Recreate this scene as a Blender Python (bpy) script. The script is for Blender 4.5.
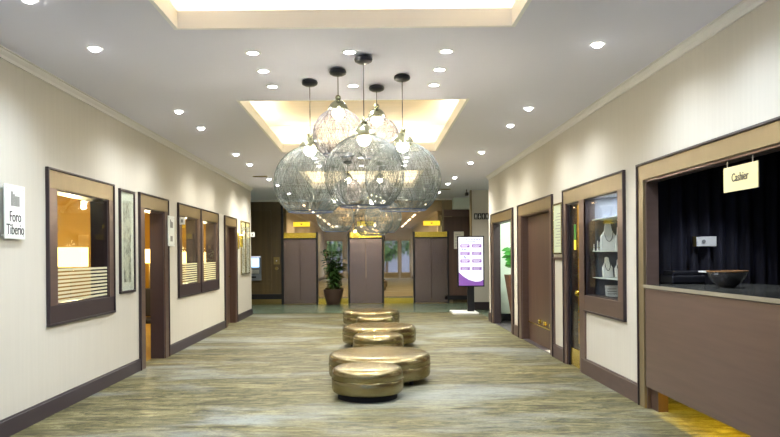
import bpy, bmesh, math, random
from mathutils import Vector, Matrix
R = math.radians
PI = math.pi
random.seed(7)
for o in list(bpy.data.objects): bpy.data.objects.remove(o)
SC = bpy.context.scene
COL = SC.collection

# ------------------------------------------------------------------ camera, world, exposure
F = 700.0                      # focal length in picture pixels
H = 1.45                       # lens height
cam_d = bpy.data.cameras.new('camera'); cam = bpy.data.objects.new('camera', cam_d); COL.objects.link(cam)
cam_d.sensor_width = 36.0; cam_d.lens = 36.0 * F / 780.0
cam_d.shift_x = 19.0 / 780.0; cam_d.shift_y = 36.8 / 780.0
cam_d.clip_start = 0.05; cam_d.clip_end = 200
cam.matrix_world = Matrix.Translation((0, 0, H)) @ Matrix.Rotation(R(90), 4, 'X') @ Matrix.Rotation(R(-0.5), 4, 'Z')
SC.camera = cam
SC.view_settings.view_transform = 'Standard'; SC.view_settings.look = 'None'
SC.view_settings.gamma = 1.0; SC.view_settings.use_curve_mapping = False
SC.view_settings.exposure = 1.03
SPOT_W = 52.0; COVE_W = 9.0; BULB_W = 12.0; SKY = 9.0
w = bpy.data.worlds.new('dusk_sky'); SC.world = w; w.use_nodes = True
nt = w.node_tree; bg = nt.nodes['Background']
gr = nt.nodes.new('ShaderNodeTexGradient'); tc = nt.nodes.new('ShaderNodeTexCoord'); mp = nt.nodes.new('ShaderNodeMapping')
mp.inputs['Rotation'].default_value = (0, R(90), 0)
rp = nt.nodes.new('ShaderNodeValToRGB')
rp.color_ramp.elements[0].color = (0.55, 0.66, 1.0, 1); rp.color_ramp.elements[1].color = (0.30, 0.42, 0.85, 1)
nt.links.new(tc.outputs['Generated'], mp.inputs[0]); nt.links.new(mp.outputs[0], gr.inputs[0])
nt.links.new(gr.outputs[0], rp.inputs[0]); nt.links.new(rp.outputs[0], bg.inputs[0])
bg.inputs[1].default_value = SKY

# ------------------------------------------------------------------ measures
XL, XR = -2.978, 2.573         # inner faces of the two long walls
CZ = 3.138                     # ceiling
YB = 21.06                     # back wall with the lifts
YF = -2.2                      # street front behind the lens
YLE, YRE = 17.4, 15.25         # where the long walls end
TOPF, TOPO = 2.29, 2.10        # casing top, opening top
TL, TR = 0.17, 0.11

# ------------------------------------------------------------------ materials
def srgb(r, g, b):
    f = lambda c: (c/255/12.92) if c/255 <= .04045 else ((c/255+.055)/1.055)**2.4
    return (f(r), f(g), f(b), 1)
def mat(name, col, rough=.5, metal=0.0, spec=.5, emit=None, es=1.0, bump=None, var=None, coat=0.0, trans=0.0):
    m = bpy.data.materials.new(name); m.use_nodes = True
    n = m.node_tree.nodes; L = m.node_tree.links; b = n['Principled BSDF']
    b.inputs['Base Color'].default_value = col; b.inputs['Roughness'].default_value = rough
    b.inputs['Metallic'].default_value = metal; b.inputs['Specular IOR Level'].default_value = spec
    b.inputs['Coat Weight'].default_value = coat; b.inputs['Transmission Weight'].default_value = trans
    if emit: b.inputs['Emission Color'].default_value = emit; b.inputs['Emission Strength'].default_value = es
    g = n.new('ShaderNodeNewGeometry')
    def coords(scale):
        v = n.new('ShaderNodeVectorMath'); v.operation = 'MULTIPLY'; v.inputs[1].default_value = scale
        L.new(g.outputs['Position'], v.inputs[0]); return v.outputs[0]
    if var:            # (scale xyz, amount)
        nz = n.new('ShaderNodeTexNoise'); nz.inputs['Scale'].default_value = 1; nz.inputs['Detail'].default_value = 5
        L.new(coords(var[0]), nz.inputs['Vector'])
        r = n.new('ShaderNodeValToRGB'); a = var[1]
        r.color_ramp.elements[0].position = .3; r.color_ramp.elements[1].position = .7
        r.color_ramp.elements[0].color = tuple(c*(1-a) for c in col[:3])+(1,)
        r.color_ramp.elements[1].color = tuple(min(1, c*(1+a)) for c in col[:3])+(1,)
        L.new(nz.outputs['Fac'], r.inputs[0]); L.new(r.outputs[0], b.inputs['Base Color'])
    if bump:           # (scale xyz, strength)
        nz = n.new('ShaderNodeTexNoise'); nz.inputs['Scale'].default_value = 1; nz.inputs['Detail'].default_value = 3
        L.new(coords(bump[0]), nz.inputs['Vector'])
        bm_ = n.new('ShaderNodeBump'); bm_.inputs['Strength'].default_value = bump[1]; bm_.inputs['Distance'].default_value = .004
        L.new(nz.outputs['Fac'], bm_.inputs['Height']); L.new(bm_.outputs[0], b.inputs['Normal'])
    return m
M = {}
M['wall'] = mat('cream_wallpaper', srgb(194, 189, 178), .75, var=((30, 30, 1.2), .025), bump=((60, 60, 3), .12))
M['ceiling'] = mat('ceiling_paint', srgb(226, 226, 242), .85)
M['cream'] = mat('cream_trim', srgb(242, 242, 244), .6)
M['coffer'] = mat('coffer_paint', srgb(238, 228, 200), .8)
M['tan'] = mat('tan_wood_panel', srgb(206, 186, 146), .5, var=((1, 14, 1), .06))
M['crown'] = mat('crown_paint', srgb(214, 212, 210), .6)
M['bronze'] = mat('bronze_laminate', srgb(112, 92, 84), .34, .5, var=((1.5, 1.5, 22), .08))
M['bronze_dark'] = mat('dark_bronze_laminate', srgb(62, 50, 54), .38, .35)
M['lintel'] = mat('gold_and_lit_bronze', srgb(138, 122, 92), .36, .5, var=((9, 9, 3), .06))  # gold trim strips; on casings, bronze with the upper light painted in
M['edge'] = mat('dark_edge', srgb(52, 42, 46), .4, .2)
M['skirt_left'] = mat('plum_skirting', srgb(52, 42, 50), .45)
M['skirt_right'] = mat('brown_skirting', srgb(80, 62, 58), .45, .1, var=((1, 6, 20), .12))
M['black'] = mat('black_lacquer', srgb(18, 18, 24), .35)
M['black_matt'] = mat('matt_black', srgb(12, 12, 20), .9)
M['curtain'] = mat('black_curtain', srgb(20, 20, 36), .8, var=((14, 14, .3), .4))
M['ochre'] = mat('ochre_wall', srgb(160, 122, 34), .7)
M['ochre_floor'] = mat('ochre_carpet', srgb(150, 124, 50), .9)
M['wood'] = mat('dark_brown_wood', srgb(80, 59, 49), .4, var=((12, 12, .8), .18))
M['wenge'] = mat('wenge_panel', srgb(88, 72, 44), .3, var=((10, 10, .7), .18), coat=.3)
M['brass'] = mat('brass', srgb(226, 200, 84), .22, .95)
M['brass_dull'] = mat('aged_brass', srgb(150, 132, 84), .3, .9)
M['lift'] = mat('lift_bronze_steel', srgb(132, 118, 114), .27, .85, var=((40, 1, .6), .05))
M['indicator'] = mat('indicator_glow', srgb(235, 210, 60), .4, emit=srgb(240, 210, 50), es=.55)
M['white'] = mat('white_plastic', srgb(235, 235, 232), .4)
M['steel'] = mat('brushed_steel', srgb(205, 205, 200), .32, .85)
M['acrylic'] = mat('frosted_acrylic', srgb(228, 232, 228), .3)
M['ink'] = mat('dark_ink', srgb(45, 42, 45), .5)
M['ink_gray'] = mat('grey_ink', srgb(140, 140, 138), .5)
M['sign_cream'] = mat('cream_card', srgb(232, 216, 160), .5)
M['marble'] = mat('dark_stone_top', srgb(66, 66, 62), .18, var=((9, 9, 9), .45), coat=.3)
M['stone_edge'] = mat('stone_edge', srgb(150, 142, 126), .35, .3)
M['lens'] = mat('lamp_glow', (1, 1, 1, 1), .5, emit=(1, .97, .92, 1), es=18)
M['bulb'] = mat('bulb_glow', (1, 1, 1, 1), .5, emit=(1, .93, .74, 1), es=26)
M['tube'] = mat('warm_led', (1, 1, 1, 1), .5, emit=(1, .72, .12, 1), es=8)
M['cap'] = mat('dark_chrome', srgb(150, 146, 116), .25, .9)
M['canopy'] = mat('pendant_canopy', srgb(18, 18, 26), .3, .3)
M['rim'] = mat('shade_rim', srgb(60, 66, 86), .4)
M['pot'] = mat('woven_brown_pot', srgb(74, 54, 44), .5, bump=((60, 60, 60), .8))
M['soil'] = mat('soil', srgb(40, 30, 22), .9)
M['stem'] = mat('stem', srgb(80, 90, 40), .6)
M['leaf'] = mat('leaf', srgb(66, 104, 44), .4, var=((7, 7, 7), .35))
M['leaf_bright'] = mat('fresh_leaf', srgb(48, 124, 36), .4)
M['planter'] = mat('brown_wood_planter', srgb(110, 72, 50), .45, var=((3, 3, 26), .2))
M['niche'] = mat('pale_plaster', srgb(215, 224, 214), .7)
M['tile_dark'] = mat('dark_tile', srgb(70, 66, 72), .3)
M['tile_white'] = mat('white_tile', srgb(220, 214, 200), .3)
M['shade'] = mat('lit_lampshade', srgb(250, 225, 150), .8, emit=srgb(255, 222, 140), es=2.2)
M['paper'] = mat('paper', srgb(226, 224, 210), .7)
M['paper_green'] = mat('pale_green_paper', srgb(204, 214, 188), .6)
M['purple'] = mat('purple_screen', srgb(120, 80, 150), .4, emit=srgb(110, 66, 150), es=.4)
M['screen'] = mat('white_screen', srgb(240, 240, 250), .4, emit=srgb(232, 234, 250), es=.28)
M['screen_ink'] = mat('screen_lettering', srgb(90, 90, 130), .4, emit=srgb(120, 130, 175), es=.6)
M['atm_screen'] = mat('atm_screen', srgb(150, 190, 220), .3, emit=srgb(160, 205, 245), es=1.2)
M['atm_body'] = mat('atm_body', srgb(110, 116, 124), .4)
M['bowl'] = mat('black_bowl', srgb(34, 32, 34), .2, coat=.5)
M['bowl_rim'] = mat('wood_bowl_rim', srgb(150, 110, 70), .4)
M['jewel'] = mat('white_display', srgb(236, 236, 236), .5)
M['case'] = mat('case_lining', srgb(92, 98, 112), .5)
M['bark'] = mat('bark', srgb(80, 66, 50), .8)
M['tree'] = mat('garden_leaves', srgb(60, 92, 48), .7)
M['ground'] = mat('outdoor_paving', srgb(104, 108, 122), .8)
M['facade'] = mat('grey_blue_render', srgb(112, 120, 140), .8)
M['frame_white'] = mat('facade_frame', srgb(190, 176, 140), .5)
M['silver'] = mat('silver_frame', srgb(170, 160, 120), .25, .9)
M['chair'] = mat('black_leather', srgb(24, 20, 20), .5)

def glass_mat(name, tint, refl, rough=.02):
    m = bpy.data.materials.new(name); m.use_nodes = True
    n = m.node_tree.nodes; L = m.node_tree.links; n.remove(n['Principled BSDF'])
    t = n.new('ShaderNodeBsdfTransparent'); t.inputs[0].default_value = tint
    g = n.new('ShaderNodeBsdfGlossy'); g.inputs['Roughness'].default_value = rough
    fr = n.new('ShaderNodeLayerWeight'); fr.inputs[0].default_value = .5
    pw = n.new('ShaderNodeMath'); pw.operation = 'POWER'; pw.inputs[1].default_value = 5
    ad = n.new('ShaderNodeMath'); ad.operation = 'MULTIPLY_ADD'; ad.inputs[1].default_value = .6*refl; ad.inputs[2].default_value = .035*refl
    mx = n.new('ShaderNodeMixShader'); L.new(fr.outputs['Facing'], pw.inputs[0]); L.new(pw.outputs[0], ad.inputs[0]); L.new(ad.outputs[0], mx.inputs[0])
    L.new(t.outputs[0], mx.inputs[1]); L.new(g.outputs[0], mx.inputs[2])
    L.new(mx.outputs[0], n['Material Output'].inputs[0]); return m
M['glass'] = glass_mat('clear_glass', (.95, .97, .96, 1), 1.0)
def frost_mat():
    m = bpy.data.materials.new('frosted_film'); m.use_nodes = True
    n = m.node_tree.nodes; L = m.node_tree.links; n.remove(n['Principled BSDF'])
    a = n.new('ShaderNodeBsdfDiffuse'); a.inputs[0].default_value = srgb(228, 228, 206)
    b = n.new('ShaderNodeBsdfTranslucent'); b.inputs[0].default_value = srgb(236, 232, 200)
    mx = n.new('ShaderNodeMixShader'); mx.inputs[0].default_value = .5
    L.new(a.outputs[0], mx.inputs[1]); L.new(b.outputs[0], mx.inputs[2]); L.new(mx.outputs[0], n['Material Output'].inputs[0]); return m
M['frost'] = frost_mat()
def mirror_mat():
    m = mat('bronze_mirror', srgb(196, 170, 132), .02, 1.0); return m
M['mirror'] = mirror_mat()
def strand_mat():
    m = mat('fibre_strand', srgb(58, 64, 60), .5, .0)
    return m
M['strand'] = strand_mat()
M['strand_small'] = mat('dense_fibre_strand', srgb(80, 72, 72), .5)

def floor_mat(name, dark, mid, light, blue, tilew=1.0, rough=.55):
    m = bpy.data.materials.new(name); m.use_nodes = True
    n = m.node_tree.nodes; L = m.node_tree.links; b = n['Principled BSDF']
    g = n.new('ShaderNodeNewGeometry')
    def nz(scale, detail=4, rough_=.6, dist=0.0):
        v = n.new('ShaderNodeVectorMath'); v.operation = 'MULTIPLY'; v.inputs[1].default_value = scale
        L.new(g.outputs['Position'], v.inputs[0])
        t = n.new('ShaderNodeTexNoise'); t.inputs['Scale'].default_value = 1; t.inputs['Detail'].default_value = detail
        t.inputs['Roughness'].default_value = rough_; t.inputs['Distortion'].default_value = dist
        L.new(v.outputs[0], t.inputs['Vector']); return t
    streak = nz((2.4, 8.5, 1), 8, .8, 1.2)
    r = n.new('ShaderNodeValToRGB'); e = r.color_ramp.elements
    e[0].position = .36; e[0].color = dark; e[1].position = .60; e[1].color = light
    x = e.new(.46); x.color = mid
    L.new(streak.outputs['Fac'], r.inputs[0])
    br = n.new('ShaderNodeTexBrick'); br.offset = .37; br.inputs['Scale'].default_value = 1
    br.inputs['Brick Width'].default_value = tilew; br.inputs['Row Height'].default_value = .22
    br.inputs['Mortar Size'].default_value = .004; br.inputs['Bias'].default_value = 0
    br.inputs['Color1'].default_value = (.66, .66, .66, 1); br.inputs['Color2'].default_value = (1.15, 1.15, 1.15, 1); br.inputs['Mortar'].default_value = (.78, .78, .78, 1)
    L.new(g.outputs['Position'], br.inputs['Vector'])
    mu = n.new('ShaderNodeMix'); mu.data_type = 'RGBA'; mu.blend_type = 'MULTIPLY'; mu.inputs[0].default_value = 1
    L.new(r.outputs[0], mu.inputs[6]); L.new(br.outputs['Color'], mu.inputs[7])
    big = nz((.45, 1.1, 1), 4, .6, .5); rb = n.new('ShaderNodeValToRGB')
    rb.color_ramp.elements[0].position = .5; rb.color_ramp.elements[1].position = .66
    L.new(big.outputs['Fac'], rb.inputs[0])
    mf = n.new('ShaderNodeMath'); mf.operation = 'MULTIPLY'; mf.inputs[1].default_value = .72
    L.new(rb.outputs[0], mf.inputs[0])
    mb = n.new('ShaderNodeMix'); mb.data_type = 'RGBA'; L.new(mf.outputs[0], mb.inputs[0])
    L.new(mu.outputs[2], mb.inputs[6]); mb.inputs[7].default_value = blue
    vein = nz((5, 13, 1), 5, .65, 2.2); rv = n.new('ShaderNodeValToRGB')
    rv.color_ramp.elements[0].position = .475; rv.color_ramp.elements[0].color = (1, 1, 1, 1)
    rv.color_ramp.elements[1].position = .535; rv.color_ramp.elements[1].color = (1, 1, 1, 1)
    q = rv.color_ramp.elements.new(.505); q.color = (.42, .42, .46, 1)
    L.new(vein.outputs['Fac'], rv.inputs[0])
    m2 = n.new('ShaderNodeMix'); m2.data_type = 'RGBA'; m2.blend_type = 'MULTIPLY'; m2.inputs[0].default_value = .9
    L.new(mb.outputs[2], m2.inputs[6]); L.new(rv.outputs[0], m2.inputs[7])
    L.new(m2.outputs[2], b.inputs['Base Color']); b.inputs['Roughness'].default_value = rough
    b.inputs['Specular IOR Level'].default_value = .35
    return m
M['floor'] = floor_mat('streaked_vinyl_planks', srgb(26, 23, 15), srgb(84, 78, 44), srgb(134, 128, 92), srgb(140, 145, 141))
M['stone'] = floor_mat('green_grey_stone', srgb(70, 84, 66), srgb(98, 114, 92), srgb(128, 142, 120), srgb(108, 128, 112), rough=.25)

def leather_mat():
    m = mat('bronze_leather', srgb(146, 134, 98), .25, .92, bump=((9, 9, 6), .9), var=((5, 5, 9), .12))
    return m
M['leather'] = leather_mat()
M['art'] = None
def art_mat():
    m = bpy.data.materials.new('ink_landscape'); m.use_nodes = True
    n = m.node_tree.nodes; L = m.node_tree.links; b = n['Principled BSDF']; b.inputs['Roughness'].default_value = .3
    g = n.new('ShaderNodeNewGeometry'); v = n.new('ShaderNodeVectorMath'); v.operation = 'MULTIPLY'; v.inputs[1].default_value = (5, 7, 6)
    L.new(g.outputs['Position'], v.inputs[0]); t = n.new('ShaderNodeTexNoise'); t.inputs['Scale'].default_value = 1; t.inputs['Detail'].default_value = 9; t.inputs['Roughness'].default_value = .75
    L.new(v.outputs[0], t.inputs['Vector']); r = n.new('ShaderNodeValToRGB'); e = r.color_ramp.elements
    e[0].position = .38; e[0].color = srgb(90, 86, 74); e[1].position = .56; e[1].color = srgb(214, 212, 194)
    L.new(t.outputs['Fac'], r.inputs[0]); L.new(r.outputs[0], b.inputs['Base Color']); return m
M['art'] = art_mat()

# ------------------------------------------------------------------ geometry helpers
ORG = {}
class MB:
    def __init__(s): s.b = bmesh.new()
    def box(s, x0, x1, y0, y1, z0, z1):
        vs = [s.b.verts.new(p) for p in ((x0,y0,z0),(x1,y0,z0),(x1,y1,z0),(x0,y1,z0),(x0,y0,z1),(x1,y0,z1),(x1,y1,z1),(x0,y1,z1))]
        for f in ((0,3,2,1),(4,5,6,7),(0,1,5,4),(1,2,6,5),(2,3,7,6),(3,0,4,7)): s.b.faces.new([vs[i] for i in f])
        return s
    def lathe(s, prof, c=(0,0,0), n=48, axis='Z'):      # prof: (r, h)
        rings = []
        for r, h in prof:
            if r < 1e-5: rings.append([s.b.verts.new(s._ax(0, 0, h, c, axis))])
            else: rings.append([s.b.verts.new(s._ax(r*math.cos(2*PI*i/n), r*math.sin(2*PI*i/n), h, c, axis)) for i in range(n)])
        for a, b in zip(rings, rings[1:]):
            for i in range(n):
                j = (i+1) % n
                if len(a) == 1 and len(b) == 1: continue
                if len(a) == 1: s.b.faces.new((a[0], b[j], b[i]))
                elif len(b) == 1: s.b.faces.new((a[i], a[j], b[0]))
                else: s.b.faces.new((a[i], a[j], b[j], b[i]))
        return s
    def _ax(s, x, y, z, c, axis):
        if axis == 'Z': p = (x, y, z)
        elif axis == 'X': p = (z, x, y)
        else: p = (x, z, y)
        return (p[0]+c[0], p[1]+c[1], p[2]+c[2])
    def cyl(s, c, r, h, n=24, axis='Z', r2=None):
        r2 = r if r2 is None else r2
        return s.lathe([(0, 0), (r, 0), (r2, h), (0, h)], c, n, axis)
    def tube(s, pts, r, n=6, cap=True):
        pts = [Vector(p) for p in pts]; rings = []
        for i, p in enumerate(pts):
            d = (pts[min(i+1, len(pts)-1)] - pts[max(i-1, 0)]).normalized()
            u = d.cross(Vector((0, 0, 1)))
            if u.length < .05: u = d.cross(Vector((0, 1, 0)))
            u.normalize(); v = d.cross(u)
            rr = r[i] if isinstance(r, (list, tuple)) else r
            rings.append([s.b.verts.new(p + u*rr*math.cos(2*PI*k/n) + v*rr*math.sin(2*PI*k/n)) for k in range(n)])
        for a, b in zip(rings, rings[1:]):
            for k in range(n): s.b.faces.new((a[k], a[(k+1) % n], b[(k+1) % n], b[k]))
        if cap:
            s.b.faces.new(rings[0][::-1]); s.b.faces.new(rings[-1])
        return s
    def poly(s, pts, d):         # extruded polygon: pts list of 3-D points, d = offset vector
        a = [s.b.verts.new(p) for p in pts]; b = [s.b.verts.new(Vector(p)+Vector(d)) for p in pts]
        s.b.faces.new(a[::-1]); s.b.faces.new(b)
        for i in range(len(a)):
            j = (i+1) % len(a); s.b.faces.new((a[i], a[j], b[j], b[i]))
        return s
    def ring_yz(s, x0, x1, y0, y1, z0, z1, wy, wz, wb=None, bottom=True):      # rectangular frame in a wall parallel to Y
        wb = wz if wb is None else wb
        s.box(x0, x1, y0, y1, z1-wz, z1)
        if bottom: s.box(x0, x1, y0, y1, z0, z0+wb)
        zb = z0+wb if bottom else z0
        s.box(x0, x1, y0, y0+wy, zb, z1-wz); s.box(x0, x1, y1-wy, y1, zb, z1-wz)
        return s
    def build(s, name, m, parent=None, smooth=False, bevel=0.0, seg=2, label=None, kind=None):
        bmesh.ops.recalc_face_normals(s.b, faces=s.b.faces)
        vs = [v.co for v in s.b.verts]
        if parent is None:
            lo = Vector([min(v[i] for v in vs) for i in range(3)]); hi = Vector([max(v[i] for v in vs) for i in range(3)])
            org = Vector(((lo.x+hi.x)/2, (lo.y+hi.y)/2, lo.z))
        else: org = ORG[parent.name]
        for v in s.b.verts: v.co -= org
        me = bpy.data.meshes.new(name); s.b.to_mesh(me); s.b.free()
        o = bpy.data.objects.new(name, me); COL.objects.link(o)
        me.materials.append(M[m] if isinstance(m, str) else m)
        if smooth:
            for p in me.polygons: p.use_smooth = True
            try: me.set_sharp_from_angle(angle=R(38))
            except Exception: pass
        if parent is None: o.location = org
        else: o.parent = parent
        ORG[o.name] = org
        if bevel:
            md = o.modifiers.new('bevel', 'BEVEL'); md.width = bevel; md.segments = seg; md.limit_method = 'ANGLE'; md.angle_limit = R(40)
        if label: o['label'] = label
        if kind: o['kind'] = kind
        return o
def thing(name, loc, label=None, cat=None, group=None, kind=None):
    o = bpy.data.objects.new(name, None); COL.objects.link(o); o.location = loc; o.empty_display_size = .1
    ORG[o.name] = Vector(loc)
    return tag(o, label, cat, group, kind)
def tag(o, label=None, cat=None, group=None, kind=None):
    if label: o['label'] = label
    if cat: o['category'] = cat
    if group: o['group'] = group
    if kind: o['kind'] = kind
    return o
def copy_tree(o, loc=None, parent=None):
    c = o.copy(); COL.objects.link(c); c.parent = parent
    if loc is not None: c.location = loc
    for ch in list(o.children): copy_tree(ch, None, c)
    return c
def text(body, size, m, parent, loc, rot, sx=1.0, name='lettering', depth=.0015):
    cu = bpy.data.curves.new(name, 'FONT'); cu.body = body; cu.size = size; cu.extrude = depth
    cu.align_x = 'CENTER'; cu.align_y = 'CENTER'
    tmp = bpy.data.objects.new('tmp', cu); COL.objects.link(tmp)
    bpy.context.view_layer.update(); me = bpy.data.meshes.new_from_object(tmp.evaluated_get(bpy.context.evaluated_depsgraph_get()))
    bpy.data.objects.remove(tmp); me.name = name; me.materials.clear()
    o = bpy.data.objects.new(name, me); COL.objects.link(o); me.materials.append(M[m])
    o.parent = parent; o.location = Vector(loc) - ORG[parent.name]; o.rotation_euler = rot; o.scale = (sx, 1, 1)
    return o
def light(kind, name, loc, energy, color, parent=None, **kw):
    d = bpy.data.lights.new(name, kind); d.energy = energy; d.color = color
    for k, v in kw.items(): setattr(d, k, v)
    o = bpy.data.objects.new(name, d); COL.objects.link(o)
    if parent is not None: o.parent = parent; o.location = Vector(loc) - ORG[parent.name]
    else: o.location = loc
    return o

# photogrammetry: a point of the picture brought onto the plane of a long wall
CS, SN = math.cos(R(.5)), math.sin(R(.5))
def YL(px, py=250, x=XL):
    u = (px-371)*CS + (255.3-py)*SN; return x*F/u
def YR(px, py=250, x=XR): return YL(px, py, x)

# ------------------------------------------------------------------ openings
W1 = (YL(46.8), YL(112.0)); W1o = (YL(55.6), YL(107.9))
D1 = (YL(138.8), YL(167.0)); D1o = (YL(143.5), YL(163.6))
W2 = (YL(177.7), YL(199.6)); W2o = (YL(181.0), YL(197.5))
W3 = (YL(200.3), YL(217.4)); W3o = (YL(202.6), YL(216.0))
D2 = (YL(224.2), YL(236.0)); D2o = (YL(226.6), YL(235.0))
CA = (2.0, YR(640.2, 164)); CAo = (2.2, YR(645.3, 180))                # cashier
DC = (YR(625.6), YR(565.0)); DG = (YR(619.5), YR(585.7)); DD = (YR(580.5), YR(567.4))   # display + glass door
DB = (YR(553.4), YR(519.3)); DBo = (YR(550.7), YR(522.0))
DA = (YR(513.7), YR(492.2)); DAo = (YR(511.7), YR(493.6))

def wall_mesh(xa, xb, y0, y1, z1, ops):
    ops = sorted(ops); m = MB(); y = y0
    for (a, b, za, zb) in ops:
        m.box(xa, xb, y, a, 0, z1)
        if za > 0: m.box(xa, xb, a, b, 0, za)
        m.box(xa, xb, a, b, zb, z1); y = b
    m.box(xa, xb, y, y1, 0, z1)
    return m
wall_mesh(XL-TL, XL, YF, YLE, CZ, [(W1o[0], W1o[1], 1.006, TOPO), (D1o[0], D1o[1], 0, TOPO), (W2o[0], W2o[1], 1.006, TOPO), (W3o[0], W3o[1], 1.006, TOPO), (D2o[0], D2o[1], 0, TOPO)]).build('wall_left', 'wall', kind='structure')
wall_mesh(XR, XR+TR, YF, YRE, CZ, [(CAo[0], CAo[1], 0, 2.13), (DG[0], DG[1], .95, TOPO), (DD[0], DD[1], 0, TOPO), (DBo[0], DBo[1], 0, TOPO), (DAo[0], DAo[1], 0, TOPO)]).build('wall_right', 'wall', kind='structure')

# floor and ceiling
MB().box(-3.15, 2.684, YF, 17.6, -.1, 0).build('floor', 'floor', kind='structure')
fs = MB(); fs.box(-6, 6.2, 17.6, YB+.3, -.1, 0); fs.box(2.684, 6.2, YRE-2.4, 17.6, -.1, 0); fs.box(-6, -3.15, 17.4, 17.6, -.1, 0)
fs.build('floor_stone', 'stone', kind='structure')
MB().box(-6.2, -3.15, YF, 17.4, -.1, -.002).build('floor_meeting_room', 'ochre_floor', kind='structure')
MB().box(2.684, 6.2, YF, YRE-2.4, -.1, -.002).build('floor_service', 'floor', kind='structure')
rec = [(1.40, 5.20), (7.58, 11.39), (13.95, 17.6)]
RX0, RX1 = -1.445, 1.085
c = MB(); y = YF
for a, b in rec:
    c.box(-6.2, 6.2, y, a, CZ, CZ+.1); c.box(-6.2, RX0, a, b, CZ, CZ+.1); c.box(RX1, 6.2, a, b, CZ, CZ+.1); y = b
c.box(-6.2, 6.2, y, YB+.3, CZ, CZ+.1)
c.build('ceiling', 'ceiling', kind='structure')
for i, (a, b) in enumerate(rec):
    lip = MB(); t = .03
    lip.box(RX0, RX0+t, a, b, CZ-.002, CZ+.13); lip.box(RX1-t, RX1, a, b, CZ-.002, CZ+.13)
    lip.box(RX0+t, RX1-t, a, a+t, CZ-.002, CZ+.13); lip.box(RX0+t, RX1-t, b-t, b, CZ-.002, CZ+.13)
    lip.build('trim_%d' % (i+1), 'cream', kind='structure')
    bx = MB(); e = .28; zt = CZ+.48
    bx.box(RX0-e-.05, RX0-e, a-e, b+e, CZ+.1, zt); bx.box(RX1+e, RX1+e+.05, a-e, b+e, CZ+.1, zt)
    bx.box(RX0-e, RX1+e, a-e-.05, a-e, CZ+.1, zt); bx.box(RX0-e, RX1+e, b+e, b+e+.05, CZ+.1, zt)
    bx.build('wall_coffer_%d' % (i+1), 'coffer', kind='structure')
    MB().box(RX0-e-.05, RX1+e+.05, a-e-.05, b+e+.05, zt, zt+.05).build('ceiling_coffer_%d' % (i+1), 'tan', kind='structure')
    for k, (lx, ly, sx, sy) in enumerate(((RX0-.13, (a+b)/2, .1, b-a), (RX1+.13, (a+b)/2, .1, b-a), ((RX0+RX1)/2, a-.13, RX1-RX0, .1), ((RX0+RX1)/2, b+.13, RX1-RX0, .1))):
        L = light('AREA', 'cove_light', (lx, ly, CZ+.16), COVE_W*(sx+sy)/3, (1, .97, .92), shape='RECTANGLE', size=sx, size_y=sy)
        L.rotation_euler = (PI, 0, 0)
# crown mouldings
def crown(sgn, xw, y0, y1):
    pr = [(0, -.07), (.016, -.07), (.022, -.045), (.045, -.022), (.050, -.010), (.068, -.008), (.068, 0), (0, 0)]
    return MB().poly([(xw+sgn*p, y0, CZ+h) for p, h in pr], (0, y1-y0, 0))
crown(1, XL, YF, YLE).build('trim_4', 'crown', kind='structure')
crown(-1, XR, YF, YRE).build('trim_5', 'crown', kind='structure')
# skirtings
def skirting(name, sgn, xw, spans, h, t, m):
    b = MB()
    for y0, y1 in spans:
        b.poly([(xw, y0, 0), (xw+sgn*t, y0, 0), (xw+sgn*t, y0, h-.016), (xw+sgn*(t-.006), y0, h-.012), (xw+sgn*(t-.006), y0, h), (xw, y0, h)], (0, y1-y0, 0))
    b.build(name, m, kind='structure')
skirting('baseboard_left', 1, XL, [(YF, D1[0]), (D1[1], D2[0]), (D2[1], YLE+.02)], .155, .022, 'skirt_left')
skirting('baseboard_right', -1, XR, [(YF, CA[0]), (CA[1], DD[0]-.06), (DC[1], DB[0]), (DB[1], DA[0]), (DA[1], YRE+.02)], .19, .022, 'skirt_right')
# end faces of the walls
MB().box(XL-TL-2.9, XL-TL, 17.23, 17.4, 0, CZ).build('wall_alcove', 'wall', kind='structure')
# ------------------------------------------------------------------ back wall
MB().box(-6, 6.2, YB+.02, YB+.22, 0, CZ).build('wall_back', 'wenge', kind='structure')
MB().box(-6.2, -6, 17.2, YB+.2, 0, CZ).build('wall_side', 'wall', kind='structure')
mir = MB().box(-2.66, 2.15, YB, YB+.018, .16, CZ-.05).build('wall_mirror', 'mirror')
tag(mir, 'bronze tinted mirror covering the back wall behind the lifts', 'mirror')
MB().box(-2.66, 2.15, YB-.012, YB+.018, 0, .16).build('baseboard_mirror', 'brass', kind='structure')
MB().box(-6, 2.45, YB-.05, YB+.02, CZ-.05, CZ).build('trim_6', 'crown', kind='structure')
bl = MB(); bl.box(-6, -2.7, YB-.02, YB+.02, .155, .31); bl.build('baseboard_back', 'black', kind='structure')
MB().box(-6, -2.7, YB-.012, YB+.02, 0, .155).build('trim_7', 'brass_dull', kind='structure')
MB().box(-2.70, -2.63, YB-.04, YB+.02, 0, CZ-.05).build('trim_8', 'black', kind='structure')
pn = MB()
for (a, b_, z0, z1) in ((-5.6, -3.0, .42, .62), (-5.6, -3.0, .72, 2.85)):
    for q in ((a, b_, z0, z0+.02), (a, b_, z1-.02, z1), (a, a+.02, z0, z1), (b_-.02, b_, z0, z1)): pn.box(q[0], q[1], YB+.005, YB+.02, q[2], q[3])
pn.build('trim_9', 'wenge', kind='structure')
MB().box(2.15, 2.45, YB-.03, YB+.02, 0, CZ).build('trim_10', 'lintel', kind='structure')
MB().box(2.45, 3.3, YB-.35, YB+.02, 2.8, CZ).build('wall_bulkhead', 'niche', kind='structure')
d = thing('door_1', (2.65, YB, 0), kind='structure')
MB().box(2.2, 3.2, YB-.06, YB-.031, .22, 2.58).build('door_leaf', 'wood', d, bevel=.004)
MB().box(2.2, 3.2, YB-.06, YB-.031, 2.6, 2.8).build('door_head', 'bronze', d)
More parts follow.
